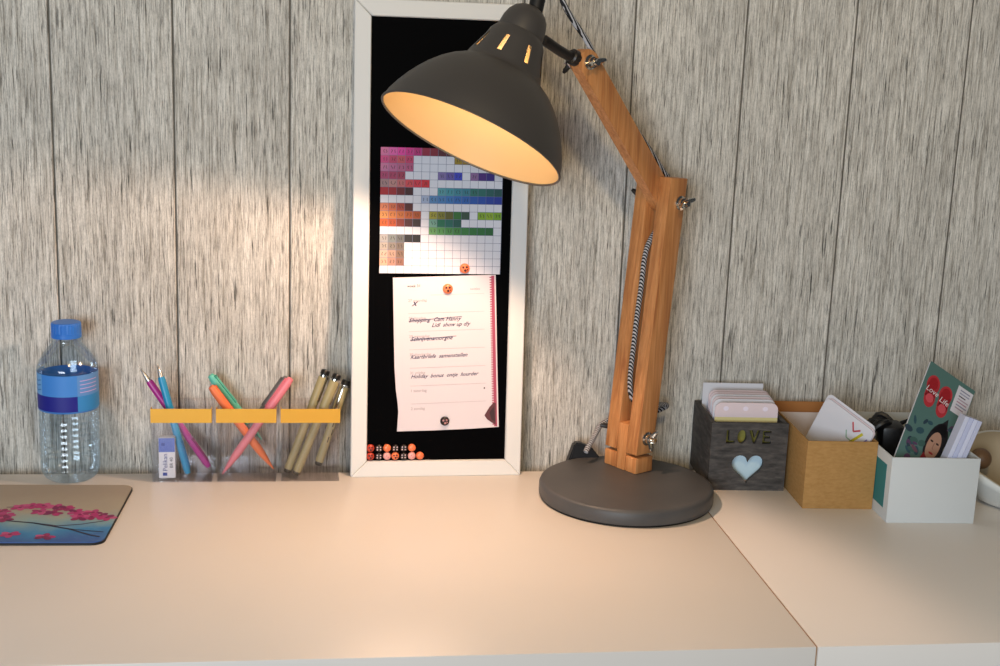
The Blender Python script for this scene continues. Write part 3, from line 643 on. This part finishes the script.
sole(.0130, .1085, 4, 'b8323a', 'a01c24'); sole(.0315, .1060, -4, 'b8323a', 'a01c24')
p.text(.0055, .1070, 'Love', .0088, 'f0dfe0', shear=.2, z=.0003, rot=-4); p.text(.0255, .1040, 'Life', .0088, 'f0dfe0', shear=.2, z=.0003, rot=-4)
p.rect(.0425, .1020, .0632, .1330, 'd9d5dc', .0001)
for k, (x1, cc) in enumerate(((.060, '8a8aa0'), (.060, '9a9ab0'), (.056, '55454f'), (.061, 'b09aa8'), (.060, 'b08898'), (.061, '8c8ca4'), (.058, 'a48c9c'))): p.rect(.0465, .1285 - k * .0034, x1, .1298 - k * .0034, cc, .0002)
# face among leaves
p.oval(.0400, .0600, .0125, .0250, '1d1a1e', .0001, -8); p.poly([(.030, .070), (.050, .072), (.045, .092)], '1d1a1e', .0001); p.oval(.0385, .0560, .0082, .0170, 'b58a74', .00018, -6)
p.oval(.0348, .0605, .0020, .0011, '2a1d1c', .00025); p.oval(.0425, .0605, .0020, .0011, '2a1d1c', .00025); p.line([(.0388, .0600), (.0380, .0535), (.0396, .0528)], .0008, '8c6252', .00025); p.oval(.0384, .0478, .0030, .0012, '9c2f33', .00025)
p.poly([(.026, .030), (.050, .030), (.047, .045), (.039, .038), (.030, .045)], '8a2026', .0002)
random.seed(5)
for k in range(34):
    cx, cy = random.choice([(random.uniform(.003, .026), random.uniform(.02, .078)), (random.uniform(.050, .062), random.uniform(.02, .085))])
    p.oval(cx, cy, random.uniform(.0015, .004), random.uniform(.003, .006), random.choice(['2c3f4c', '31505a', '5a3f5e', '273444', '6c4a58', '3f5f58', '8a8f84']), .00012 + k * 1e-6, random.uniform(0, 180), 10)
p.build('cover_print', BM_ @ Matrix.Translation((-.0004, -.006, 0)), bk)
for i in range(4):                                   # narrow cards standing edge-on beside the booklet
    mm = frame_m((.6035 + .0047 * i, -.1582, .0130 - .0016 * i), (.95, -.03, -.318), (.318, 0, .95))
    tag(finish('note_card', bevel_all(bm_prism([(0, 0), (.0045, 0), (.0045, .1050), (0, .1050)], 0, .0135), .0003), mat('lavender_card', ('c9cde2', 'b9bfdc', 'ccd0e6', 'bcc0d8')[i], .6), None, False, mm),
        ['leftmost', 'second', 'third', 'rightmost'][i] + ' of four pale lavender cards standing edge-on beside the green booklet', 'card', 'lavender cards in the white box')
# black plug with bundled cable
bp = thing('cable_bundle', (.600, -.060, .002), 'black bundled cable with a two-pronged plug in the white box', 'cable')
random.seed(3); bm = bmesh.new(); cx0 = Vector((.6000, -.0600, .0440))
for k in range(9):
    ax = Vector((random.uniform(-.4, .4), random.uniform(.3, 1), random.uniform(-.5, .5))).normalized(); u_ = ax.orthogonal().normalized(); v_ = ax.cross(u_)
    r1, r2 = random.uniform(.014, .0185), random.uniform(.026, .034); c_ = cx0 + Vector((random.uniform(-.003, .003), random.uniform(-.010, .010), random.uniform(-.003, .003)))
    pts = []
    for i in range(29):
        a = 2 * math.pi * i / 28; q = c_ + Vector((r1 * math.cos(a), .004 * math.sin(2 * a + k), r2 * math.sin(a))); pts.append(q + ax * .004 * math.sin(a * 3 + k))
    bm_tube(pts, .0034, 8, bm)
finish('coiled_cable', bm, M['blackplastic'], bp, True)
hb = box('plug_body', (-.013, .013, -.013, .013, -.024, .024), M['blackplastic'], bp, .005, frame_m((.607, -.068, .0520), (1, -.1, .05), (.15, 1, .1)))
for zz in (.0762, .0610):
    ppin = [Vector((.612, -.066, zz - .006)), Vector((.622, -.063, zz - .002)), Vector((.6318, -.060, zz + .001))]
    finish('prong', bm_tube(ppin, [.0030, .0024, .0016], 10), M['blackplastic'], bp, True)

# ------------------------------------------------------------------ white dish at the right
dx, dy = .738, -.122
di = thing('dish', (dx, dy, 0), 'white ceramic dish with beige lining at the right picture edge', 'dish')
def dish(rs, z0, inset, hscale, mt_, nm, thick=0):
    bm = bmesh.new(); rings = []; n_ = 48
    lv_ = [(0.0, z0), (.50, z0), (.62, z0 + .004), (.78, .022), (.92, .037), (1.0, .050)]
    for f_, z_ in lv_:
        ring = []
        for i in range(n_):
            a = 2 * math.pi * i / n_; ca, sa = math.cos(a), math.sin(a)
            q = (abs(ca) ** 3.2 + abs(sa) ** 3.2) ** (-1 / 3.2); lift = 1 + hscale * (.45 * math.cos(a + R_(34 - 112)) - .20)
            rr = (rs * f_ - inset * (f_ > .1)) * q
            ring.append(bm.verts.new((rr * ca, rr * sa, z_ if z_ < .01 else z_ * lift)))
        rings.append(ring)
    for a_, b_ in zip(rings, rings[1:]):
        for i in range(n_):
            j = (i + 1) % n_
            try: bm.faces.new((a_[i], b_[i], b_[j], a_[j]))
            except Exception: pass
    bmesh.ops.remove_doubles(bm, verts=bm.verts, dist=1e-6)
    o_ = finish(nm, bm, mt_, di, True, rotz((dx, dy, 0), 34)); sm = o_.modifiers.new('thickness', 'SOLIDIFY'); sm.thickness = thick; sm.offset = -1; return o_
dish(.066, .0005, 0, 1, M['bowl'], 'dish_body', .0022)
dish(.066, .0035, .0035, .96, M['beige'], 'lining', .0008)
kb_ = thing('wooden_knob', (.700, -.100, .04), 'brown wooden knob lying in the white dish', 'knob')
lathe('knob_head', [(0, -.011), (.006, -.0105), (.0105, -.006), (.0115, 0), (.0095, .006), (.005, .0095), (0, .0105)], M['brown'], kb_, axis_m((.6985, -.098, .0440), (.690, -.13, .055)), 24)
lathe('knob_stem', [(0, -.030), (.0035, -.030), (.0042, -.012), (.006, -.0095), (0, -.009)], M['brown'], kb_, axis_m((.6985, -.098, .0440), (.690, -.13, .070)), 16)
rg = [Vector((.690 + .0058 * math.cos(a), -.1280 + .002 * math.sin(a), .0240 + .0075 * math.sin(a))) for a in [2 * math.pi * i / 24 for i in range(25)]]
tag(finish('ring', bm_tube(rg, .0016, 8), M['blackplastic'], None, True), 'small black ring lying in the white dish', 'ring')
